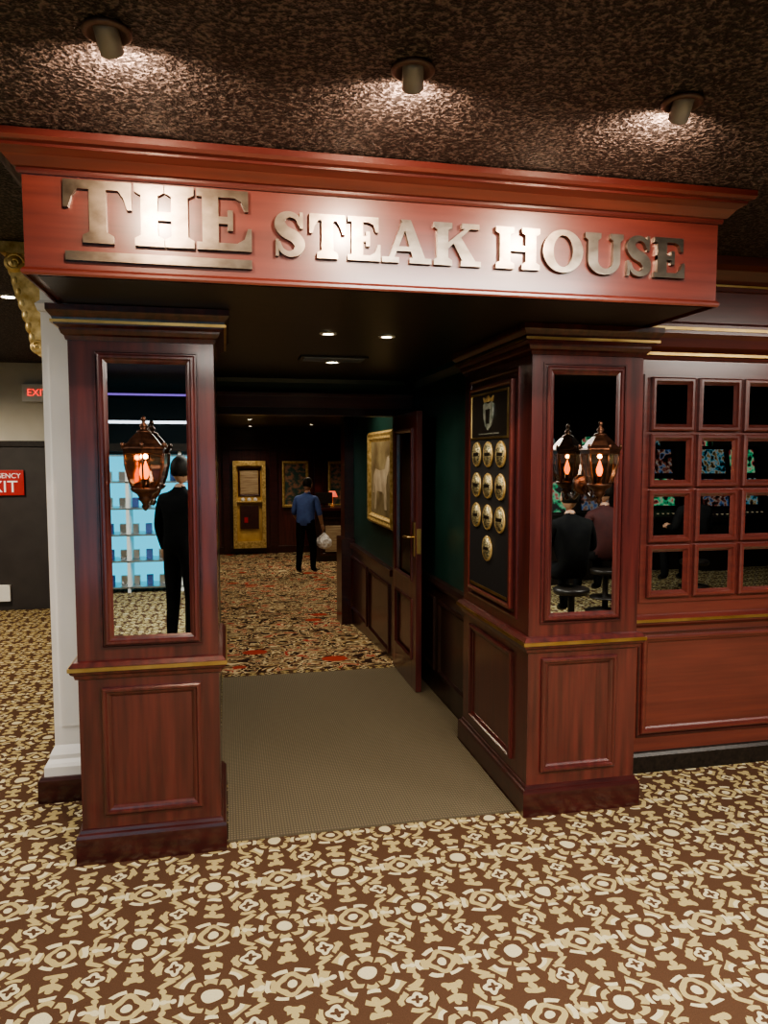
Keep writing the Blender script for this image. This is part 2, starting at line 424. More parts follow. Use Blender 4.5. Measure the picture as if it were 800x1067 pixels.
for (a, c) in ((5.7, 6.55), (6.65, 7.5)):
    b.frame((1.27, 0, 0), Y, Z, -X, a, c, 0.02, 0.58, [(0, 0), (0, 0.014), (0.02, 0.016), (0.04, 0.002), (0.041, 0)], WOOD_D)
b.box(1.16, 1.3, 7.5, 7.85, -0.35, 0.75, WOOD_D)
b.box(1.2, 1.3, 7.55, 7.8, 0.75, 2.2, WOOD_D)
b.finish("trim_dining_wainscot", 0.003)
b = B()
b.box(-0.3, 1.5, 5.46, 5.56, 1.96, 2.3, GREEN)
b.mould([(-0.05, 5.46), (1.38, 5.46)], [(0, 2.16), (0.07, 2.16), (0.06, 2.13), (0.025, 2.08), (0, 2.07)], GREEN)
b.box(1.3, 1.5, 5.46, 5.56, 0, 1.96, WOOD_D)
b.finish("wall_doorway_header", 0.002)
b = B()
b.box(-0.12, 1.38, 5.42, 5.46, 1.955, 2.05, WOOD_H)
b.box(-0.12, 1.38, 5.40, 5.46, 2.035, 2.06, WOOD_H)
b.box(-0.10, 1.30, 5.44, 5.58, 1.90, 1.96, WOOD_D)
b.box(-0.12, -0.05, 5.42, 5.58, 0, 1.96, WOOD_V)
b.box(1.275, 1.30, 5.44, 5.58, 0, 1.92, WOOD_V)
b.finish("trim_doorway", 0.003)

# ------------------------------------------------------------------ fascia / canopy
b = B()
x0, x1, yf = -0.59, 1.80, 2.49
b.box(x0, x1, yf, 3.04, 2.168, 2.55, WOOD_H)
b.box(x0+0.03, x1-0.03, yf+0.03, 3.05, 2.16, 2.17, SOFFIT)
b.box(x0, x1, 3.04, 3.9, 2.225, 2.55, SOFFIT)
path = [(x0, 3.04), (x0, yf), (x1, yf), (x1, 3.04)]
b.mould(path, [(0, 2.455), (0.010, 2.455), (0.013, 2.462), (0.013, 2.470), (0.022, 2.473), (0.030, 2.482), (0.045, 2.499), (0.066, 2.512), (0.070, 2.514), (0.070, 2.522), (0.086, 2.526), (0.092, 2.536), (0.092, 2.556), (0, 2.556)], WOOD_C)
b.mould(path, [(0, 2.156), (0.006, 2.156), (0.010, 2.162), (0.010, 2.170), (0.004, 2.178), (0, 2.180)], WOOD_H)
b.finish("fascia_canopy", 0.0)

# ------------------------------------------------------------------ pillars
MP = [(0, 0), (0, 0.013), (0.006, 0.018), (0.014, 0.018), (0.019, 0.011), (0.026, 0.009), (0.034, 0.003), (0.036, 0.0)]
def pillar(name, px0, px1, py0, py1, glass, lower):
    b = B()
    bx0, bx1, by0, by1 = px0+0.022, px1-0.022, py0+0.02, py1-0.02
    b.box(bx0, bx1, by0, by1, 0.0, 2.16, WOOD_V)
    P = [(bx0, by0), (bx1, by0), (bx1, by1), (bx0, by1)]
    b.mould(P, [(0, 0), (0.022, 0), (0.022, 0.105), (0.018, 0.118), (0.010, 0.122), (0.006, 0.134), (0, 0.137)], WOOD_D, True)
    b.mould(P, [(0, 0.735), (0.010, 0.74), (0.014, 0.755), (0.024, 0.762), (0.028, 0.772), (0.028, 0.792), (0.016, 0.806), (0, 0.81)], WOOD_V, True)
    b.mould(P, [(0.02, 0.774), (0.0335, 0.774), (0.0335, 0.789), (0.02, 0.789)], BRASS, True)
    b.mould(P, [(0, 2.035), (0.006, 2.035), (0.010, 2.05), (0.018, 2.056), (0.024, 2.07), (0.024, 2.078), (0.040, 2.088), (0.045, 2.112), (0.058, 2.128), (0.062, 2.135), (0.062, 2.157), (0, 2.157)], WOOD_V, True)
    b.mould(P, [(0.02, 2.092), (0.050, 2.092), (0.050, 2.103), (0.02, 2.103)], BRASS, True)
    gx0, gx1, gz0, gz1 = glass
    o = (0, by0, 0)
    b.box(gx0-0.002, gx1+0.002, by0-0.003, by0, gz0-0.002, gz1+0.002, MIRROR)
    b.frame(o, X, Z, -Y, gx0-0.036, gx1+0.036, gz0-0.036, gz1+0.036, MP, WOOD_V)
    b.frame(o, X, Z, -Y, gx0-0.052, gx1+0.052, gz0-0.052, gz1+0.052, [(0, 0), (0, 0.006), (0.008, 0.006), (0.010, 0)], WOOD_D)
    lx0, lx1, lz0, lz1 = lower
    b.frame(o, X, Z, -Y, lx0, lx1, lz0, lz1, MP, WOOD_V)
    return b, (bx0, bx1, by0, by1)

b, _ = pillar("p", -0.592, -0.016, 2.97, 3.57, (-0.43, -0.147, 0.905, 1.95), (-0.484, -0.11, 0.19, 0.70))
b.finish("entrance_pillar")
b, (bx0, bx1, by0, by1) = pillar("p", 1.267, 1.835, 2.97, 3.91, (1.392, 1.680, 0.915, 1.95), (1.350, 1.712, 0.195, 0.71))
b.frame((bx0, 0, 0), Y, Z, -X, 3.16, 3.76, 0.19, 0.70, MP, WOOD_V)
b.frame((bx0, 0, 0), Y, Z, -X, 3.12, 3.80, 0.86, 2.0, [(0, 0), (0, 0.008), (0.010, 0.010), (0.018, 0.004), (0.02, 0)], WOOD_V)
b.finish("entrance_pillar")
b = B()
fx = bx0 - 0.0005
b.box(fx-0.014, fx, 3.165, 3.755, 0.90, 1.95, WOOD_V)
b.box(fx-0.020, fx-0.012, 3.185, 3.735, 0.925, 1.925, BLACKV)
b.frame((fx-0.014, 0, 0), Y, Z, -X, 3.165, 3.755, 0.90, 1.95, [(0, 0), (0, 0.010), (0.012, 0.012), (0.02, 0.006)], WOOD_H)
b.frame((fx-0.020, 0, 0), Y, Z, -X, 3.20, 3.72, 1.685, 1.915, [(0, 0), (0, 0.006), (0.010, 0.006), (0.012, 0)], BRASS)
b.box(fx-0.022, fx-0.020, 3.212, 3.708, 1.70, 1.90, BLACKM)
sh = [(-0.07, 0.05), (-0.045, 0.062), (0, 0.05), (0.045, 0.062), (0.07, 0.05), (0.066, -0.01), (0.04, -0.055), (0, -0.078), (-0.04, -0.055), (-0.066, -0.01)]
b.prism(sh, (fx-0.022, 3.46, 1.805), Y, Z, -X, 0, 0.005, CREST)
b.prism([(-0.06, 0.066), (-0.07, 0.093), (-0.035, 0.078), (0, 0.098), (0.035, 0.078), (0.07, 0.093), (0.06, 0.066)], (fx-0.022, 3.46, 1.80), Y, Z, -X, 0, 0.005, GOLD)
b.prism([(-0.03, 0.03), (0.03, 0.03), (0.02, -0.04), (-0.02, -0.04)], (fx-0.022, 3.46, 1.80), Y, Z, -X, 0.004, 0.007, BLACKM)
b.box(fx-0.0235, fx-0.0215, 3.32, 3.60, 1.709, 1.714, CREST)
Mx = Matrix.Rotation(math.radians(-90), 4, "Y")
for (yy, zz) in [(y, z) for z in (1.61, 1.455, 1.30) for y in (3.62, 3.455, 3.285)] + [(3.455, 1.145)]:
    b.lathe([(0.062, 0), (0.064, 0.006), (0.060, 0.011), (0.054, 0.009)], (fx-0.020, yy, zz), GOLD, 28, Mx)
    b.lathe([(0.053, 0), (0.053, 0.0105)], (fx-0.020, yy, zz), MEDAL, 28, Mx)
    b.box(fx-0.0325, fx-0.03, yy-0.035, yy+0.035, zz-0.008, zz+0.008, BLACKM)
b.box(fx-0.022, fx-0.018, 3.20, 3.72, 0.93, 0.945, BRASS)
b.finish("award_plaque_board")

# ------------------------------------------------------------------ right facade wall with mirrored lattice
b = B()
wx0 = 1.81
b.box(wx0, 8, 3.3, 3.5, 0, ZC, WOOD_H)
pth = [(wx0, 3.3), (8, 3.3)]
b.mould(pth, [(0, 0), (0.022, 0), (0.022, 0.085), (0.012, 0.10), (0, 0.105)], BLACKM)
b.mould(pth, [(0, 0.745), (0.012, 0.75), (0.026, 0.765), (0.03, 0.79), (0.012, 0.806), (0, 0.81)], WOOD_H)
b.mould(pth, [(0.02, 0.776), (0.036, 0.776), (0.036, 0.790), (0.02, 0.790)], BRASS)
b.mould(pth, [(0, 2.07), (0.012, 2.075), (0.02, 2.11), (0.05, 2.13), (0.058, 2.17), (0.075, 2.19), (0.075, 2.235), (0.03, 2.25), (0, 2.26)], WOOD_H)
b.mould(pth, [(0.01, 2.090), (0.034, 2.090), (0.034, 2.104), (0.01, 2.104)], BRASS)
b.mould(pth, [(0.05, 2.206), (0.081, 2.206), (0.081, 2.220), (0.05, 2.220)], BRASS)
b.mould(pth, [(0, 2.41), (0.012, 2.415), (0.018, 2.44), (0.04, 2.46), (0.07, 2.50), (0.10, 2.52), (0.11, 2.558), (0, 2.558)], WOOD_H)
b.mould(pth, [(0.01, 2.432), (0.026, 2.432), (0.026, 2.442), (0.01, 2.442)], BRASS)
b.finish("wall_facade_right")
b = B()
o = (0, 3.3, 0)
FP = [(0, 0), (0, 0.020), (0.007, 0.026), (0.018, 0.026), (0.024, 0.016), (0.034, 0.004), (0.034, 0)]
b.box(2.005, 7.6, 3.292, 3.3, 0.87, 2.0, WOOD_H)
for i in range(21):
    for j in range(4):
        xa = 2.07 + i*0.259; za = 0.933 + j*0.2755
        xb, zb = xa+0.168, za+0.192
        b.box(xa-0.002, xb+0.002, 3.288, 3.292, za-0.002, zb+0.002, MIRROR)
        b.frame((0, 3.292, 0), X, Z, -Y, xa-0.034, xb+0.034, za-0.034, zb+0.034, FP, WOOD_H)
b.finish("mirrored_lattice_window")
b = B()
for xa in (2.03, 3.35, 4.67, 5.99):
    b.frame(o, X, Z, -Y, xa, xa+1.22, 0.20, 0.70, MP, WOOD_H)
    b.frame(o, X, Z, -Y, xa-0.02, xa+1.24, 0.18, 0.72, [(0, 0), (0, 0.006), (0.010, 0.006), (0.012, 0)], WOOD_D)
b.finish("trim_wainscot_panels")

# ------------------------------------------------------------------ letters
def R(a, c, d, e): return [(a, c), (d, c), (d, e), (a, e)]
def catmull(pts, n=10):
    out = []
    P = [pts[0]] + pts + [pts[-1]]
    for i in range(1, len(P)-2):
        for k in range(n):
            t = k/n
            out.append(tuple(0.5*((2*P[i][q]) + (-P[i-1][q]+P[i+1][q])*t + (2*P[i-1][q]-5*P[i][q]+4*P[i+1][q]-P[i+2][q])*t*t + (-P[i-1][q]+3*P[i][q]-3*P[i+1][q]+P[i+2][q])*t**3) for q in range(len(P[i]))))
    out.append(tuple(pts[-1])); return out
def stroke(pts, asp):
    c = catmull(pts)
    L = []; Rr = []
    for i, (x, y, w) in enumerate(c):
        a = c[max(i-1, 0)]; d = c[min(i+1, len(c)-1)]
        dx, dy = (d[0]-a[0])*asp, d[1]-a[1]; l = math.hypot(dx, dy) or 1
        nx, ny = -dy/l, dx/l
        L.append((x+nx*w/2/asp, y+ny*w/2)); Rr.append((x-nx*w/2/asp, y-ny*w/2))
    return [L + Rr[::-1]]
def glyph(ch, asp):
    s = 0.27/asp; t = 0.125; f = 0.10/asp
    def slab(xa, xb, bottom=True, l=1, r=1):
        y0, y1, y2 = (0, t, t+0.055) if bottom else (1, 1-t, 1-t-0.055)
        return [[(xa-f*l, y0), (xb+f*r, y0), (xb+f*r, y1), (xb, y2), (xa, y2), (xa-f*l, y1)]]
    P = []
    if ch == "T":
        P += [R(0, 0.86, 1, 1), [(0, 0.87), (0, 0.56), (0.07/asp, 0.56), (0.13/asp, 0.74), (0.22/asp, 0.87)], [(1, 0.87), (1, 0.56), (1-0.07/asp, 0.56), (1-0.13/asp, 0.74), (1-0.22/asp, 0.87)]]
        P += [R(0.5-s/2, 0.05, 0.5+s/2, 0.9)] + slab(0.5-s/2, 0.5+s/2, True, 1.1, 1.1)
    if ch == "H":
        a, c = f, 1-f-s
        for q in (a, c):
            P += [R(q, 0.05, q+s, 0.95)] + slab(q, q+s) + slab(q, q+s, False)
        P += [R(a+s*0.9, 0.43, c+s*0.1, 0.57)]
    if ch == "E":
        a = f*0.9
        P += [R(a, 0, a+s, 1), R(0, 0, 1, 0.125), R(0, 0.875, 0.94, 1), R(a, 0.44, 0.62, 0.56), R(0.56, 0.33, 0.56+0.09/asp, 0.67)]
        P += [[(1, 0), (1, 0.38), (1-0.06/asp, 0.38), (1-0.12/asp, 0.2), (1-0.25/asp, 0.12)], [(0.94, 1), (0.94, 0.66), (0.94-0.06/asp, 0.66), (0.94-0.12/asp, 0.82), (0.94-0.24/asp, 0.88)]]
    if ch == "A":
        P += [[(0.12, 0.05), (0.22, 0.05), (0.52, 0.90), (0.44, 1.0), (0.40, 0.95)], [(0.38, 1.0), (0.58, 1.0), (0.90, 0.05), (0.90-s*1.15, 0.05), (0.44, 0.84)], R(0.27, 0.27, 0.68, 0.38)]
        P += [R(0.0, 0, 0.34, t), R(0.56, 0, 1.0, t)]
    if ch == "K":
        a = f*0.8
        P += [R(a, 0.05, a+s, 0.95)] + slab(a, a+s, True, .8) + slab(a, a+s, False, .8)
        P += [[(a+s*0.9, 0.38), (a+s*0.9, 0.52), (0.72, 0.93), (0.84, 0.93)], [(0.40, 0.56), (0.56, 0.70), (0.94, 0.06), (0.94-s*1.25, 0.06)], R(0.60, 1-t, 0.98, 1), R(0.58, 0, 1.02, t)]
    if ch == "O":
        n = 40; o = []; i_ = []
        for k in range(n):
            an = 2*math.pi*k/n
            o.append((0.5+0.5*math.cos(an), 0.5+0.52*math.sin(an))); i_.append((0.5+(0.5-s*1.02)*math.cos(an), 0.5+0.385*math.sin(an)))
        for k in range(n): P.append([o[k], o[(k+1) % n], i_[(k+1) % n], i_[k]])
    if ch == "U":
        a, c = f*0.8, 1-f*0.8; s2 = s*0.72
        P += [R(a, 0.33, a+s, 0.95), R(c-s2, 0.33, c, 0.95)] + slab(a, a+s, False, .8, .8) + slab(c-s2, c, False, .8, .8)
        n = 20; o = []; i_ = []
        cx, ro = (a+c)/2, (c-a)/2; ci, ri = (a+s+c-s2)/2, (c-s2-a-s)/2
        for k in range(n+1):
            an = math.pi+math.pi*k/n
            o.append((cx+ro*math.cos(an), 0.34+0.355*math.sin(an))); i_.append((ci+ri*math.cos(an), 0.34+0.20*math.sin(an)))
        for k in range(n): P.append([o[k], o[k+1], i_[k+1], i_[k]])
    if ch == "S":
        P += stroke([(0.84, 0.70, 0.08), (0.74, 0.87, 0.11), (0.50, 0.94, 0.13), (0.26, 0.87, 0.19), (0.19, 0.72, 0.25), (0.34, 0.56, 0.27), (0.66, 0.44, 0.27), (0.81, 0.28, 0.25), (0.74, 0.13, 0.19), (0.50, 0.055, 0.13), (0.26, 0.13, 0.11), (0.14, 0.32, 0.08)], asp)
        P += [R(0.82, 0.64, 0.92, 1.0), R(0.05, 0.0, 0.15, 0.38)]
    return P
b = B()
LET = [("T", -0.472, -0.272, 1), ("H", -0.264, -0.084, 1), ("E", -0.076, 0.095, 1)]
for ch, a, c in (("S", .166, .268), ("T", .281, .400), ("E", .408, .518), ("A", .524, .694), ("K", .704, .868), ("H", .926, 1.088), ("O", 1.100, 1.252), ("U", 1.260, 1.408), ("S", 1.420, 1.522), ("E", 1.532, 1.656)):
    LET.append((ch, a, c, 0))
kk = 0
for ch, a, c, big in LET:
    z0, h = (2.257, 0.188) if big else (2.250, 0.142)
    w = c-a
    for poly in glyph(ch, w/h):
        kk += 1
        b.prism([(a+px*w, z0+py*h) for px, py in poly], (0, yf, 0), X, Z, -Y, 0.0, 0.0165+0.00012*(kk % 7), PEWTER)
b.box(-0.47, 0.095, yf-0.017, yf, 2.203, 2.231, PEWTER)
b.finish("steak_house_sign_lettering")

# ------------------------------------------------------------------ lanterns
def lantern(cx, wally):
    cy = wally-0.150
    b = B()
    n = 6; rot = math.pi/6
    b.lathe([(0.002, 1.748), (0.008, 1.742), (0.010, 1.733), (0.005, 1.725), (0.014, 1.715), (0.016, 1.708), (0.010, 1.700), (0.024, 1.694), (0.028, 1.688), (0.020, 1.684)], (cx, cy, 0), BRONZE, 16)
    b.lathe([(0.020, 1.690), (0.034, 1.682), (0.052, 1.664), (0.066, 1.646), (0.083, 1.634), (0.086, 1.628), (0.080, 1.624), (0.078, 1.612), (0.070, 1.610)], (cx, cy, 0), BRONZE, n, None, False, rot)
    b.lathe([(0.074, 1.612), (0.072, 1.57), (0.060, 1.52), (0.046, 1.486)], (cx, cy, 0), GLASS, n, None, False, rot)
    for i in range(n):
        a = rot + i*2*math.pi/n
        b.tube([(cx+r*math.cos(a), cy+r*math.sin(a), z) for r, z in ((0.076, 1.614), (0.074, 1.57), (0.062, 1.52), (0.047, 1.484))], 0.0035, BRONZE, 6)
        b.sphere((cx+0.082*math.cos(a), cy+0.082*math.sin(a), 1.640), (0.007, 0.007, 0.012), BRONZE, 8, 6)
    b.lathe([(0.048, 1.488), (0.052, 1.482), (0.046, 1.472), (0.030, 1.462), (0.022, 1.450), (0.026, 1.444), (0.016, 1.434), (0.010, 1.424), (0.014, 1.416), (0.008, 1.406), (0.002, 1.400)], (cx, cy, 0), BRONZE, 16)
    b.lathe([(0.010, 1.484), (0.010, 1.52)], (cx, cy, 0), BRONZE, 10)
    b.lathe([(0.006, 1.52), (0.013, 1.535), (0.014, 1.548), (0.008, 1.568), (0.001, 1.585)], (cx, cy, 0), BULB, 12)
    b.tube([(cx, cy, 1.455), (cx, cy+0.03, 1.425), (cx, cy+0.075, 1.415), (cx, cy+0.12, 1.445), (cx, wally, 1.478)], [0.008, 0.009, 0.009, 0.009, 0.009], BRONZE, 8)
    pts = [(cx, cy+0.085+0.022*math.cos(t), 1.442+0.022*math.sin(t)) for t in [k*0.5 for k in range(10)]]
    b.tube(pts, 0.005, BRONZE, 6)
    b.lathe([(0.045, 0), (0.045, 0.008), (0.036, 0.013), (0.018, 0.016)], (cx, wally, 1.478), BRONZE, 20, Matrix.Rotation(math.radians(90), 4, "X"))
    ob = b.finish("wall_lantern")
    light("lantern_glow", "POINT", (cx, cy, 1.60), 0.3, (1, 0.4, 0.12), 0.008, parent=ob)
lantern(-0.289, 2.987)
lantern(1.530, 2.987)

# ------------------------------------------------------------------ white column and gilt corbel
b = B()
b.box(-0.80, -0.36, 3.62, 4.1, 0.1, 2.56, CREAM)
P = [(-0.80, 3.62), (-0.36, 3.62), (-0.36, 4.1), (-0.80, 4.1)]
b.mould(P, [(0, 0.118), (0.042, 0.118), (0.042, 0.16), (0.034, 0.175), (0.020, 0.19), (0.020, 0.21), (0.008, 0.235), (0, 0.25)], CREAM, True)
b.mould(P, [(0, 0), (0.066, 0), (0.066, 0.105), (0.055, 0.118), (0, 0.118)], WOOD_D, True)
b.mould(P, [(0, 2.25), (0.01, 2.25), (0.02, 2.28), (0, 2.30)], CREAM, True)
b.box(-0.77, -0.63, 3.615, 3.62, 0.34, 2.1, CREAM)
b.finish("white_column")
b = B()
prof = [(0, 0.0), (-0.02, 0.0), (-0.045, 0.03), (-0.035, 0.07), (-0.05, 0.11), (-0.075, 0.16), (-0.095, 0.22), (-0.12, 0.30), (-0.13, 0.36), (-0.135, 0.42), (-0.145, 0.44), (-0.145, 0.50), (0, 0.50)]
b.prism(prof, (-0.80, 0, 2.055), X, Z, Y, 3.66, 3.80, GOLD)
b.box(-0.965, -0.80, 3.64, 3.82, 2.505, 2.555, GOLD)
for zz, rr, xx in ((2.50, 0.042, -0.91), (2.13, 0.030, -0.825)):
    pts = []
    for k in range(26):
        t = k*0.42; r = rr*(1-k/30)
        pts.append((xx+r*math.cos(t), 3.655, zz-0.035+r*math.sin(t)))
    b.tube(pts, 0.008, GOLD, 6)
    b.lathe([(rr, -0.08), (rr*1.05, 0), (rr, 0.08)], (xx, 3.73, zz-0.035), GOLD, 18, Matrix.Rotation(math.radians(90), 4, "X"))
for k in range(7):
    zc = 2.14+k*0.05; xc = -0.80-0.045-k*0.013
    for yy in (3.68, 3.73, 3.78):
        b.sphere((xc, yy, zc), (0.022, 0.024, 0.034), GOLD, 10, 7)
b.finish("gilt_corbel")

# ------------------------------------------------------------------ exit door, signs at left
b = B()
b.box(-3.4, -1.55, 8.26, 8.295, 0, 1.74, DOORG)
b.box(-2.47, -2.45, 8.25, 8.27, 0.0, 1.70, BLACKM)
b.box(-3.4, -1.55, 8.24, 8.295, 1.70, 1.76, BLACKM)
b.box(-3.3, -2.55, 8.25, 8.27, 0.03, 0.20, STEEL)
b.box(-2.36, -2.20, 8.22, 8.26, 0.10, 0.27, WHITEM)
b.tube([(-3.2, 8.20, 0.95), (-2.6, 8.20, 0.95)], 0.02, STEEL)
b.finish("door_1", 0.003)
def text(name, body, loc, rot, size, mat, parent=None, ext=0.001):
    cu = bpy.data.curves.new(name, "FONT"); cu.body = body; cu.size = size; cu.align_x = "CENTER"; cu.align_y = "CENTER"; cu.extrude = ext
    o = bpy.data.objects.new(name, cu); scene.collection.objects.link(o); o.location = loc; o.rotation_euler = rot
    cu.materials.append(mat)
    if parent: o.parent = parent
    return o
b = B(); b.box(-2.50, -2.03, 8.228, 8.239, 1.20, 1.46, REDS); sg = b.finish("emergency_exit_sign", 0.003)
text("lettering_top", "EMERGENCY", (-2.265, 8.227, 1.40), (math.radians(90), 0, 0), 0.072, WHITET, sg)
text("lettering_exit", "EXIT", (-2.265, 8.227, 1.285), (math.radians(90), 0, 0), 0.17, WHITET, sg)
b = B(); b.box(-2.02, -1.72, 8.22, 8.295, 2.16, 2.34, WHITEM); sg = b.finish("illuminated_exit_sign", 0.004)
text("lettering", "EXIT", (-1.87, 8.218, 2.25), (math.radians(90), 0, 0), 0.10, REDE, sg)
simple("baseboard_exit", [(-8, -3.4, 8.28, 8.3, 0, 0.1, BLACKM), (-1.55, -0.8, 8.28, 8.3, 0, 0.1, BLACKM)])
b = B(); b.box(-0.825, -0.80, 3.80, 3.88, 1.15, 1.27, WHITEM); b.box(-0.832, -0.825, 3.83, 3.85, 1.19, 1.23, WHITEM); b.finish("light_switch", 0.002)

# ------------------------------------------------------------------ vestibule door leaf (open)
b = B()
dx0, dx1, dy0, dy1 = 1.232, 1.272, 4.73, 5.43
b.box(dx0, dx1, dy0, dy0+0.11, 0.012, 1.90, WOOD_V); b.box(dx0, dx1, dy1-0.11, dy1, 0.012, 1.90, WOOD_V)
b.box(dx0, dx1, dy0+0.11, dy1-0.11, 1.78, 1.90, WOOD_V); b.box(dx0, dx1, dy0+0.11, dy1-0.11, 0.62, 0.76, WOOD_V)
b.box(dx0, dx1, dy0+0.11, dy1-0.11, 0.012, 0.22, WOOD_V); b.box(dx0+0.012, dx1-0.012, dy0+0.11, dy1-0.11, 0.22, 0.62, WOOD_V)
b.box(dx0+0.016, dx1-0.016, dy0+0.11, dy1-0.11, 0.76, 1.78, MIRROR)
for za, zb in ((0.22, 0.62), (0.76, 1.78)):
    b.frame((dx0, 0, 0), Y, Z, -X, dy0+0.10, dy1-0.10, za-0.01, zb+0.01, [(0, 0), (0, 0.01), (0.014, 0.012), (0.028, 0)], WOOD_V)
b.box(dx0-0.006, dx0, dy0+0.03, dy0+0.08, 0.93, 1.16, BRASS)
b.tube([(dx0, dy0+0.055, 1.06), (dx0-0.045, dy0+0.055, 1.06), (dx0-0.05, dy0+0.15, 1.055)], 0.009, BRASS)
for zz in (0.25, 1.0, 1.7): b.tube([(dx1-0.01, dy1+0.004, zz-0.04), (dx1-0.01, dy1+0.004, zz+0.04)], 0.008, BRASS)
b.box(dx0+0.005, dx1-0.005, dy0-0.002, dy0+0.002, 0.95, 1.12, BRASS)
b.finish("door_2", 0.002)

# painting
b = B()
PAINTC = noisemat("oil_paint_ground", (0.12, 0.08, 0.04), (0.34, 0.28, 0.16), (3, 5, 7), 0.4)
HORSE = noisemat("oil_paint_cream", (0.38, 0.30, 0.21), (0.60, 0.52, 0.40), (10, 10, 10), 0.4)
b.box(1.278, 1.298, 5.64, 6.55, 1.06, 1.77, PAINTC)
b.frame((1.298, 0, 0), Y, Z, -X, 5.60, 6.59, 1.02, 1.81, [(0, 0), (0, 0.03), (0.02, 0.045), (0.04, 0.035), (0.06, 0.04), (0.08, 0.022), (0.085, 0.02)], GOLD)
horse = [(0.25, 0.2), (0.27, 0.45), (0.22, 0.55), (0.16, 0.60), (0.10, 0.58), (0.08, 0.66), (0.16, 0.76), (0.24, 0.74), (0.32, 0.62), (0.55, 0.60), (0.72, 0.62), (0.80, 0.55), (0.84, 0.35), (0.80, 0.36), (0.77, 0.48), (0.74, 0.42), (0.76, 0.18), (0.71, 0.18), (0.66, 0.38), (0.45, 0.38), (0.36, 0.36), (0.33, 0.2)]
b.prism([(5.62+x*0.95, 1.0+y*0.8) for x, y in horse], (1.278, 0, 0), Y, Z, -X, 0, 0.002, HORSE)
b.finish("framed_painting")

# ------------------------------------------------------------------ ceiling fixtures
def eyeball(x, y):
    b = B()
    b.lathe([(0.054, 2.558), (0.055, 2.550), (0.044, 2.546), (0.040, 2.556)], (x, y, 0), TRIMR, 28)
    d = V((0.16, 0.72, -0.60)).normalized(); q = d.to_track_quat("Z", "Y").to_matrix().to_4x4()
    b.lathe([(0.020, -0.03), (0.026, -0.022), (0.027, 0.0), (0.027, 0.038), (0.025, 0.040), (0.023, 0.028)], (x, y, 2.548), GREYP, 24, q)
    b.lathe([(0.022, 0.029), (0.021, 0.031)], (x, y, 2.548), EYEIN, 20, q)
    ob = b.finish("eyeball_spotlight")
    p = V((x, y, 2.548)) + d*0.066
    light("spot_beam", "SPOT", p, 36, (1, 0.72, 0.50), 0.020, target=(x+0.03, 2.49, 2.42), angle=174, blend=1.0, parent=ob)
for x, y in ((-0.245, 1.835), (0.470, 1.85), (1.225, 1.862)): eyeball(x, y)

def downlight(x, y, z, e=6, r=0.045, ang=120, name="recessed_downlight", tgt=None):
    b = B()
    b.lathe([(r+0.014, z-0.001), (r+0.014, z-0.006), (r, z-0.007), (r, z-0.001)], (x, y, 0), WHITEM, 24)
    b.lathe([(r-0.002, z-0.001), (r-0.002, z-0.004)], (x, y, 0), LIGHTD, 20)
    ob = b.finish(name)
    light("downlight_beam", "SPOT", (x, y, z-0.02), e, (1, 0.84, 0.62), r*0.8, target=tgt or (x, y, 0), angle=ang, blend=0.8, parent=ob)
downlight(0.467, 3.39, 2.16, 16, 0.026, 150); downlight(0.746, 3.42, 2.16, 16, 0.026, 150); downlight(0.63, 4.40, 2.16, 38, 0.034, 160)
downlight(-1.26, 4.9, ZC, 60, 0.04, 150)
downlight(-2.6, 6.6, ZC, 260, 0.04, 165)
downlight(0.75, 6.1, 2.2, 32, 0.035, 120, tgt=(1.28, 6.1, 1.4))  # added downlight, aimed to brighten the painting
for (x, y) in ((0.3, 7.4), (0.6, 9.2), (2.2, 11.0), (0.4, 12.2), (1.6, 14.0), (3.2, 14.0), (0.5, 15.0)):
    downlight(x, y, 2.2, 66, 0.035, 150)
b = B()
b.box(0.42, 0.80, 4.14, 4.32, 2.150, 2.16, SOFFIT)
for k in range(7): b.box(0.44, 0.78, 4.155+k*0.022, 4.163+k*0.022, 2.144, 2.151, STEEL)
b.finish("ceiling_air_vent")

def fill_panel(x, y, sx, sy, e, col=(1, 0.93, 0.83)):  # added, unseen fill panels that brighten the facade, column and hall
    b = B()
    b.box(x-sx/2-0.03, x+sx/2+0.03, y-sy/2-0.03, y+sy/2+0.03, ZC-0.02, ZC-0.001, WHITEM)
    ob = b.finish("added_fill_panel")
    light("fill_glow", "AREA", (x, y, ZC-0.025), e, col, sx, target=(x, y, 0), parent=ob, sizey=sy)
fill_panel(1.3, 0.95, 1.4, 0.4, 135)
fill_panel(0.9, -1.4, 2.4, 0.8, 200)
fill_panel(-2.4, -0.6, 1.0, 1.0, 75)
fill_panel(4.2, 0.6, 1.2, 0.8, 110)
fill_panel(-2.5, 3.0, 0.8, 0.8, 85)

# ------------------------------------------------------------------ dining room back
b = B()
b.box(-0.7, 5, 16.2, 16.3, -0.6, 2.2, WOOD_V)
for xa in (-0.6, 0.02, 1.02, 1.98, 3.2, 4.4):
    b.box(xa-0.08, xa+0.08, 16.12, 16.2, -0.5, 2.2, WOOD_D)
b.box(-0.7, 5, 16.15, 16.2, -0.5, -0.35, WOOD_D); b.box(-0.7, 5, 16.1, 16.2, 1.75, 2.2, WOOD_D)
b.finish("wall_dining_back", 0.004)
b = B()
b.box(0.15, 0.84, 15.95, 16.12, -0.36, -0.22, GOLD); b.box(0.15, 0.84, 15.95, 16.12, 1.40, 1.50, GOLD)
b.box(0.15, 0.23, 15.95, 16.12, -0.22, 1.40, GOLD); b.box(0.76, 0.84, 15.95, 16.12, -0.22, 1.40, GOLD)
b.box(0.23, 0.76, 16.09, 16.11, -0.22, 1.40, CASEY)
b.frame((0, 16.09, 0), X, Z, -Y, 0.26, 0.73, 0.75, 1.34, [(0, 0), (0, 0.02), (0.02, 0.03), (0.04, 0.01)], WOOD_D)
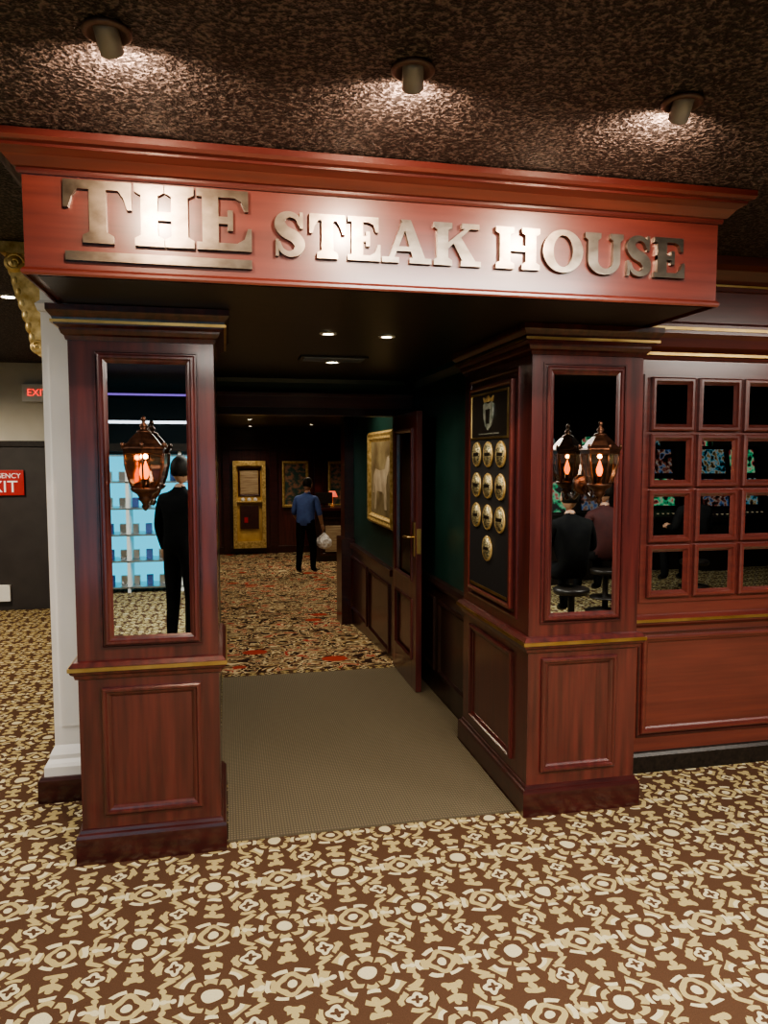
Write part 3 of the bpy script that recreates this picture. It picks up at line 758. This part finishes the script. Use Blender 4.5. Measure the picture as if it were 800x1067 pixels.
b.box(0.31, 0.68, 16.07, 16.09, 0.80, 1.29, PAPER)
b.box(0.30, 0.69, 16.04, 16.09, 0.05, 0.55, WOOD_D); b.box(0.38, 0.46, 16.03, 16.05, 0.18, 0.30, REDS)
b.box(0.23, 0.76, 16.0, 16.09, 0.62, 0.65, GOLD)
for k in range(3): b.lathe([(0.04, 0.65), (0.045, 0.69), (0.02, 0.72)], (0.36+k*0.13, 16.04, 0), CREAM, 10)
b.finish("lit_display_cabinet", 0.004)
PICB = noisemat("poster_print", (0.025, 0.06, 0.05), (0.28, 0.14, 0.09), (9, 9, 12), 0.4, lo=0.45, hi=0.6)
for (xa, xb) in ((1.25, 1.72), (2.25, 2.75)):
    b = B(); b.box(xa, xb, 16.12, 16.14, 0.55, 1.45, PICB); b.frame((0, 16.14, 0), X, Z, -Y, xa-0.05, xb+0.05, 0.50, 1.50, [(0, 0), (0, 0.05), (0.03, 0.06), (0.06, 0.03)], GOLD)
    b.finish("framed_wall_picture")
b = B()
b.box(1.75, 3.4, 14.6, 15.3, -0.5, 0.52, WOOD_K); b.box(1.68, 3.47, 14.53, 15.37, 0.52, 0.58, WOOD_D)
for k in range(3): b.frame((0, 14.6, 0), X, Z, -Y, 1.83+k*0.52, 2.28+k*0.52, -0.38, 0.42, [(0, 0), (0, 0.02), (0.04, 0.02), (0.06, 0)], WOOD_D)
b.box(1.93, 2.24, 14.56, 14.6, -0.30, 0.22, PAPER)
b.finish("host_desk", 0.004)
b = B()
b.lathe([(0.07, 0.58), (0.06, 0.60), (0.015, 0.62), (0.012, 0.80)], (2.12, 14.9, 0), BRASS, 14); b.lathe([(0.11, 0.78), (0.06, 0.90)], (2.12, 14.9, 0), emis("lamp_shade_glow", (1, 0.15, 0.08), 1.0), 16)
b.finish("desk_lamp")
b = B()
b.box(1.80, 2.06, 14.75, 14.79, 0.58, 0.60, BLACKM); b.box(1.91, 1.95, 14.76, 14.78, 0.60, 0.68, BLACKM); b.box(1.76, 2.10, 14.75, 14.78, 0.66, 0.88, BLACKM)
b.finish("computer_monitor", 0.003)

# ------------------------------------------------------------------ people
def skin_surface(verts, edges, radii, root):
    me = bpy.data.meshes.new("tmp"); me.from_pydata(verts, edges, [])
    o = bpy.data.objects.new("tmp", me); scene.collection.objects.link(o)
    sk = o.modifiers.new("s", "SKIN"); sk.branch_smoothing = 0.6; sk.use_smooth_shade = True
    for i, r in enumerate(radii):
        d = me.skin_vertices[0].data[i]; d.radius = r if isinstance(r, tuple) else (r, r); d.use_root = (i == root)
    ss = o.modifiers.new("u", "SUBSURF"); ss.levels = 2
    dg = bpy.context.evaluated_depsgraph_get(); dg.update()
    ev = o.evaluated_get(dg); m2 = ev.to_mesh()
    vs = [v.co.copy() for v in m2.vertices]; fs = [tuple(p.vertices) for p in m2.polygons]
    ev.to_mesh_clear(); bpy.data.objects.remove(o); bpy.data.meshes.remove(me)
    return vs, fs

def segd(p, a, c):
    ab = c-a; t = max(0, min(1, (p-a).dot(ab)/ab.length_squared)); return (p-(a+ab*t)).length

def hand(b, wrist, direc, side, M, curl=0.5):
    w = V(wrist); d = V(direc).normalized()
    s = d.cross(V((0, 1, 0)));  s = s.normalized() if s.length > 0.1 else V((1, 0, 0))
    f = s.cross(d).normalized()
    if f.y < 0: f = -f
    inw = V((-side, 0, 0)); inw = (inw - d*inw.dot(d)).normalized()
    def T(p): return M @ p
    b.tube([T(w-d*0.02), T(w+d*0.02), T(w+d*0.06), T(w+d*0.088)], [0.024, 0.030, 0.034, 0.028], SKIN, 10)
    for k, (off, L) in enumerate(((0.030, 0.070), (0.010, 0.080), (-0.010, 0.074), (-0.029, 0.058))):
        p0 = w + d*0.075 + f*off
        p1 = p0 + d*L*0.45 + inw*L*0.10*curl
        p2 = p1 + d*L*0.25 + inw*L*0.35*curl*1.3
        p3 = p2 + d*L*0.05 + inw*L*0.30*curl*1.3
        b.tube([T(p0), T(p1), T(p2), T(p3)], [0.0095, 0.0088, 0.008, 0.006], SKIN, 7)
    p0 = w+d*0.025+f*0.024; p1 = p0+f*0.028+d*0.022+inw*0.012; p2 = p1+d*0.030+inw*0.014+f*0.006
    b.tube([T(p0), T(p1), T(p2)], [0.013, 0.011, 0.008], SKIN, 7)

def person(name, loc, yaw, pose=None, shirt=BLKC, pants=BLKC, sleeve=False, scale=1.0, headyaw=0, headpitch=0, bulk=1.0):
    J = {"pelvis": (0, 0, .90), "waist": (0, .005, 1.02), "chest": (0, 0, 1.18), "uchest": (0, -.005, 1.30), "neck": (0, .0, 1.385), "nhead": (0, .012, 1.44)}
    for sg, k in ((-1, "L"), (1, "R")):
        J["sh"+k] = (sg*.165, -.005, 1.315); J["el"+k] = (sg*.225, -.01, 1.06); J["wr"+k] = (sg*.235, .07, .84)
        J["hip"+k] = (sg*.09, 0, .84); J["kn"+k] = (sg*.10, .015, .46); J["an"+k] = (sg*.10, -.02, .09); J["to"+k] = (sg*.115, .12, .045)
    if pose: J.update(pose)
    R_ = {"pelvis": (.155*bulk, .12*bulk), "waist": (.145*bulk, .115*bulk), "chest": (.165*bulk, .12*bulk), "uchest": (.13*bulk, .10*bulk), "neck": (.055, .055), "nhead": (.05, .05)}
    for k in "LR": R_.update({"sh"+k: (.07, .07), "el"+k: (.047, .047), "wr"+k: (.028, .028), "hip"+k: (.095, .10), "kn"+k: (.064, .066), "an"+k: (.045, .05), "to"+k: (.042, .035)})
    names = list(J); idx = {n: i for i, n in enumerate(names)}
    ed = [("pelvis", "waist"), ("waist", "chest"), ("chest", "uchest"), ("uchest", "neck"), ("neck", "nhead")]
    for k in "LR": ed += [("uchest", "sh"+k), ("sh"+k, "el"+k), ("el"+k, "wr"+k), ("pelvis", "hip"+k), ("hip"+k, "kn"+k), ("kn"+k, "an"+k), ("an"+k, "to"+k)]
    vs, fs = skin_surface([J[n] for n in names], [(idx[a], idx[c]) for a, c in ed], [R_[n] for n in names], idx["pelvis"])
    P = {n: V(J[n]) for n in names}
    mats = []
    for f in fs:
        c = sum((vs[i] for i in f), V())/len(f)
        dl = min(segd(c, P[a+k], P[c_+k]) for k in "LR" for a, c_ in (("hip", "kn"), ("kn", "an")))
        dt = min(segd(c, P["pelvis"]+V((0, 0, .06)), P["chest"]), segd(c, P["chest"], P["uchest"]))
        df = min(segd(c, P["el"+k].lerp(P["wr"+k], .1), P["wr"+k]) for k in "LR")
        da = min(segd(c, P["sh"+k], P["el"+k]) for k in "LR")
        dn = segd(c, P["neck"]+V((0, 0, .02)), P["nhead"]); ds = min(segd(c, P["an"+k]-V((0, 0, .03)), P["to"+k]) for k in "LR")
        best = min((dl-.05, pants), (dt-.10, shirt), (df-.02, SKIN if sleeve else shirt), (da-.04, shirt), (dn-.03, SKIN), (ds-.035, BLACKM), key=lambda t: t[0])
        mats.append(best[1])
    M = Matrix.Translation(V(loc)) @ Matrix.Rotation(yaw, 4, "Z") @ Matrix.Scale(scale, 4)
    b = B(); b.add(vs, fs, mats, True, M)
    hc = P["nhead"]+V((0, .012, .105))
    H = M @ Matrix.Translation(hc) @ Matrix.Rotation(headyaw, 4, "Z") @ Matrix.Rotation(headpitch, 4, "X")
    def hd(p):
        q = p.copy()
        if q.z < 0: q.x *= 1+0.28*q.z; q.y *= 1+0.12*q.z
        return q
    b.sphere((0, 0, 0), (.074, .092, .112), SKIN, 20, 14, H, hd)
    def hr(p):
        q = p.copy()
        if q.y > 0.25 and q.z < 0.45: q = V((q.x*.9, q.y*.78, q.z*.9))
        if q.z < -0.45: q *= .9
        return q
    b.sphere((0, -.008, .016), (.082, .098, .114), HAIR, 20, 14, H, hr)
    for sx in (-1, 1):
        b.sphere((sx*.028, .080, .002), (.012, .010, .008), EYEW, 8, 6, H); b.sphere((sx*.028, .088, .002), (.005, .004, .005), HAIR, 8, 6, H)
        b.sphere((sx*.077, -.004, -.008), (.010, .018, .030), SKIN, 8, 6, H)
    b.sphere((0, .094, -.022), (.012, .016, .020), SKIN, 8, 6, H); b.sphere((0, .083, -.056), (.024, .009, .007), LIPS, 8, 6, H)
    for sg, k in ((-1, "L"), (1, "R")):
        hand(b, P["wr"+k], P["wr"+k]-P["el"+k], sg, M)
    return b.finish(name), M, P

pose = {"uchest": (0, .045, 1.29), "chest": (0, .02, 1.17), "neck": (0, .075, 1.37), "nhead": (0, .11, 1.415),
        "shL": (-.165, .045, 1.30), "shR": (.165, .05, 1.30), "elL": (-.225, .02, 1.05), "wrL": (-.20, .16, .90),
        "elR": (.235, .04, 1.05), "wrR": (.25, .14, .83), "knR": (.11, .07, .46), "anR": (.11, .06, .09), "toR": (.12, .20, .045), "knL": (-.10, -.0, .46), "anL": (-.10, -.09, .10), "toL": (-.11, .05, .045)}
ob, M, P = person("employee_in_blue_shirt", (1.38, 13.1, -0.5), math.radians(-28), pose, BLUE, BLKC, True, 1.05, math.radians(-10), math.radians(-14), 1.35)
hpos = M @ (P["wrR"] + (P["wrR"]-P["elR"]).normalized()*0.13)
bm = bmesh.new(); bmesh.ops.create_icosphere(bm, subdivisions=4, radius=1)
for v in bm.verts:
    p = v.co.copy(); t = (p.z+1)/2
    w = 0.13*(1-t**2.2)+0.015
    q = V((p.x*w*1.1, p.y*w*0.75, (p.z-1)*0.15))
    nn = noise.noise(p*3.1)*0.028 + noise.noise(p*8)*0.010
    q += p*nn*(1-t)**0.3 if t < 1 else V()
    v.co = q
me = bpy.data.meshes.new("plastic_bag"); bm.to_mesh(me); bm.free(); me.materials.append(BAGM)
bag = bpy.data.objects.new("plastic_bag", me); scene.collection.objects.link(bag); bag.location = hpos

# people standing / sitting in the gaming hall (seen in the mirrors)
person("standing_visitor", (-0.37, -0.34, 0), math.radians(215), None, BLKC, BLKC, False, 0.96, 0, 0, 1.3)
sit = {"pelvis": (0, 0, .62), "waist": (0, .0, .74), "chest": (0, .02, .90), "uchest": (0, .03, 1.02), "neck": (0, .05, 1.105), "nhead": (0, .065, 1.16)}
for sg, k in ((-1, "L"), (1, "R")):
    sit.update({"sh"+k: (sg*.165, .03, 1.035), "el"+k: (sg*.23, .06, .80), "wr"+k: (sg*.16, .28, .82), "hip"+k: (sg*.09, .04, .60), "kn"+k: (sg*.12, .42, .60), "an"+k: (sg*.12, .38, .22), "to"+k: (sg*.125, .50, .18)})
def stool(x, y):
    b = B(); b.lathe([(0.20, 0), (0.20, 0.02), (0.03, 0.04), (0.03, 0.38), (0.15, 0.40), (0.16, 0.44), (0.14, 0.455)], (x, y, 0), BLACKM, 20)
    b.lathe([(0.16, 0.15), (0.16, 0.165), (0.03, 0.165), (0.03, 0.15)], (x, y, 0), BLACKM, 20)
    b.finish("bar_stool")
for i, (x, y, c, bk) in enumerate(((2.95, 0.05, BLKC, 1.4), (3.80, -0.9, REDC, 1.3), (5.1, -0.7, BLKC, 1.3))):
    stool(x, y); person("seated_gambler", (x, y, 0.0), math.radians(180), sit, c, BLKC, False, 0.98, 0, 0, bk)

# ------------------------------------------------------------------ hall furniture reflected in mirrors
b = B()
b.box(-2.3, 0.1, -3.5, -3.45, 0, 1.62, CYAN)
for xa in (-2.34, -1.74, -1.14, -0.54, 0.06): b.box(xa, xa+0.035, -3.46, -3.05, 0, 1.66, WHITEM)
for zz in (0.05, 0.36, 0.67, 0.98, 1.29, 1.60): b.box(-2.32, 0.08, -3.46, -3.05, zz, zz+0.018, STEEL)
for zz in (0.07, 0.38, 0.69, 1.00, 1.31):
    for k in range(16):
        x = -2.22+k*0.146
        b.box(x-0.035, x+0.035, -3.28, -3.22, zz, zz+0.11, STEEL if (k+int(zz*10)) % 3 else BLUE)
b.box(-2.34, 0.1, -3.5, -3.0, 1.66, 1.75, BLACKM)
b.finish("backlit_shop_shelving")
b = B(); b.box(-2.3, 0.1, -3.02, -2.98, 1.98, 2.01, TUBEW); b.box(-2.3, 0.1, -3.02, -2.98, 2.30, 2.32, PURP)
for x in (-2.0, -0.2): b.box(x-0.01, x+0.01, -3.01, -2.99, 2.01, ZC, BLACKM)
b.finish("hanging_tube_light")
cols = [SC2, SC3, SC1]
for i in range(8):
    x = 2.7+i*0.68; y = -2.75 - (i % 2)*0.25
    b = B()
    b.box(x-0.28, x+0.28, y-0.35, y+0.25, 0, 0.70, BLACKM)
    b.prism([(-0.35, 0.70), (0.33, 0.70), (0.33, 0.76), (0.10, 0.86), (0.02, 1.32), (-0.06, 1.75), (-0.35, 1.75)], (x, y, 0), Y, Z, X, -0.28, 0.28, BLACKM)
    b.prism([(0.115, 0.90), (0.045, 1.28), (0.035, 1.28), (0.105, 0.90)], (x, y, 0), Y, Z, X, -0.20, 0.20, cols[i % 3])
    b.prism([(0.026, 1.36), (-0.040, 1.70), (-0.050, 1.70), (0.016, 1.36)], (x, y, 0), Y, Z, X, -0.20, 0.20, cols[(i+1) % 3])
    for k in range(5): b.lathe([(0.02, 0.765), (0.02, 0.80)], (x-0.16+k*0.08, y+0.24, 0), AMBE, 10)
    b.lathe([(0.08, 1.75), (0.08, 1.82), (0.04, 1.86)], (x, y-0.15, 0), cols[(i+2) % 3], 14)
    b.finish("slot_machine")

# ------------------------------------------------------------------ world, camera
w = bpy.data.worlds.new("world"); scene.world = w; w.use_nodes = True
w.node_tree.nodes["Background"].inputs[0].default_value = (0.9, 0.8, 0.7, 1); w.node_tree.nodes["Background"].inputs[1].default_value = 0.15
cam = bpy.data.cameras.new("camera"); co = bpy.data.objects.new("camera", cam); scene.collection.objects.link(co)
co.location = (0, 0, 1.6); co.rotation_euler = (math.radians(90-4.3), 0, math.radians(-12.1))
cam.sensor_fit = "VERTICAL"; cam.sensor_height = 36; cam.lens = 25.98; cam.clip_start = 0.05
scene.camera = co
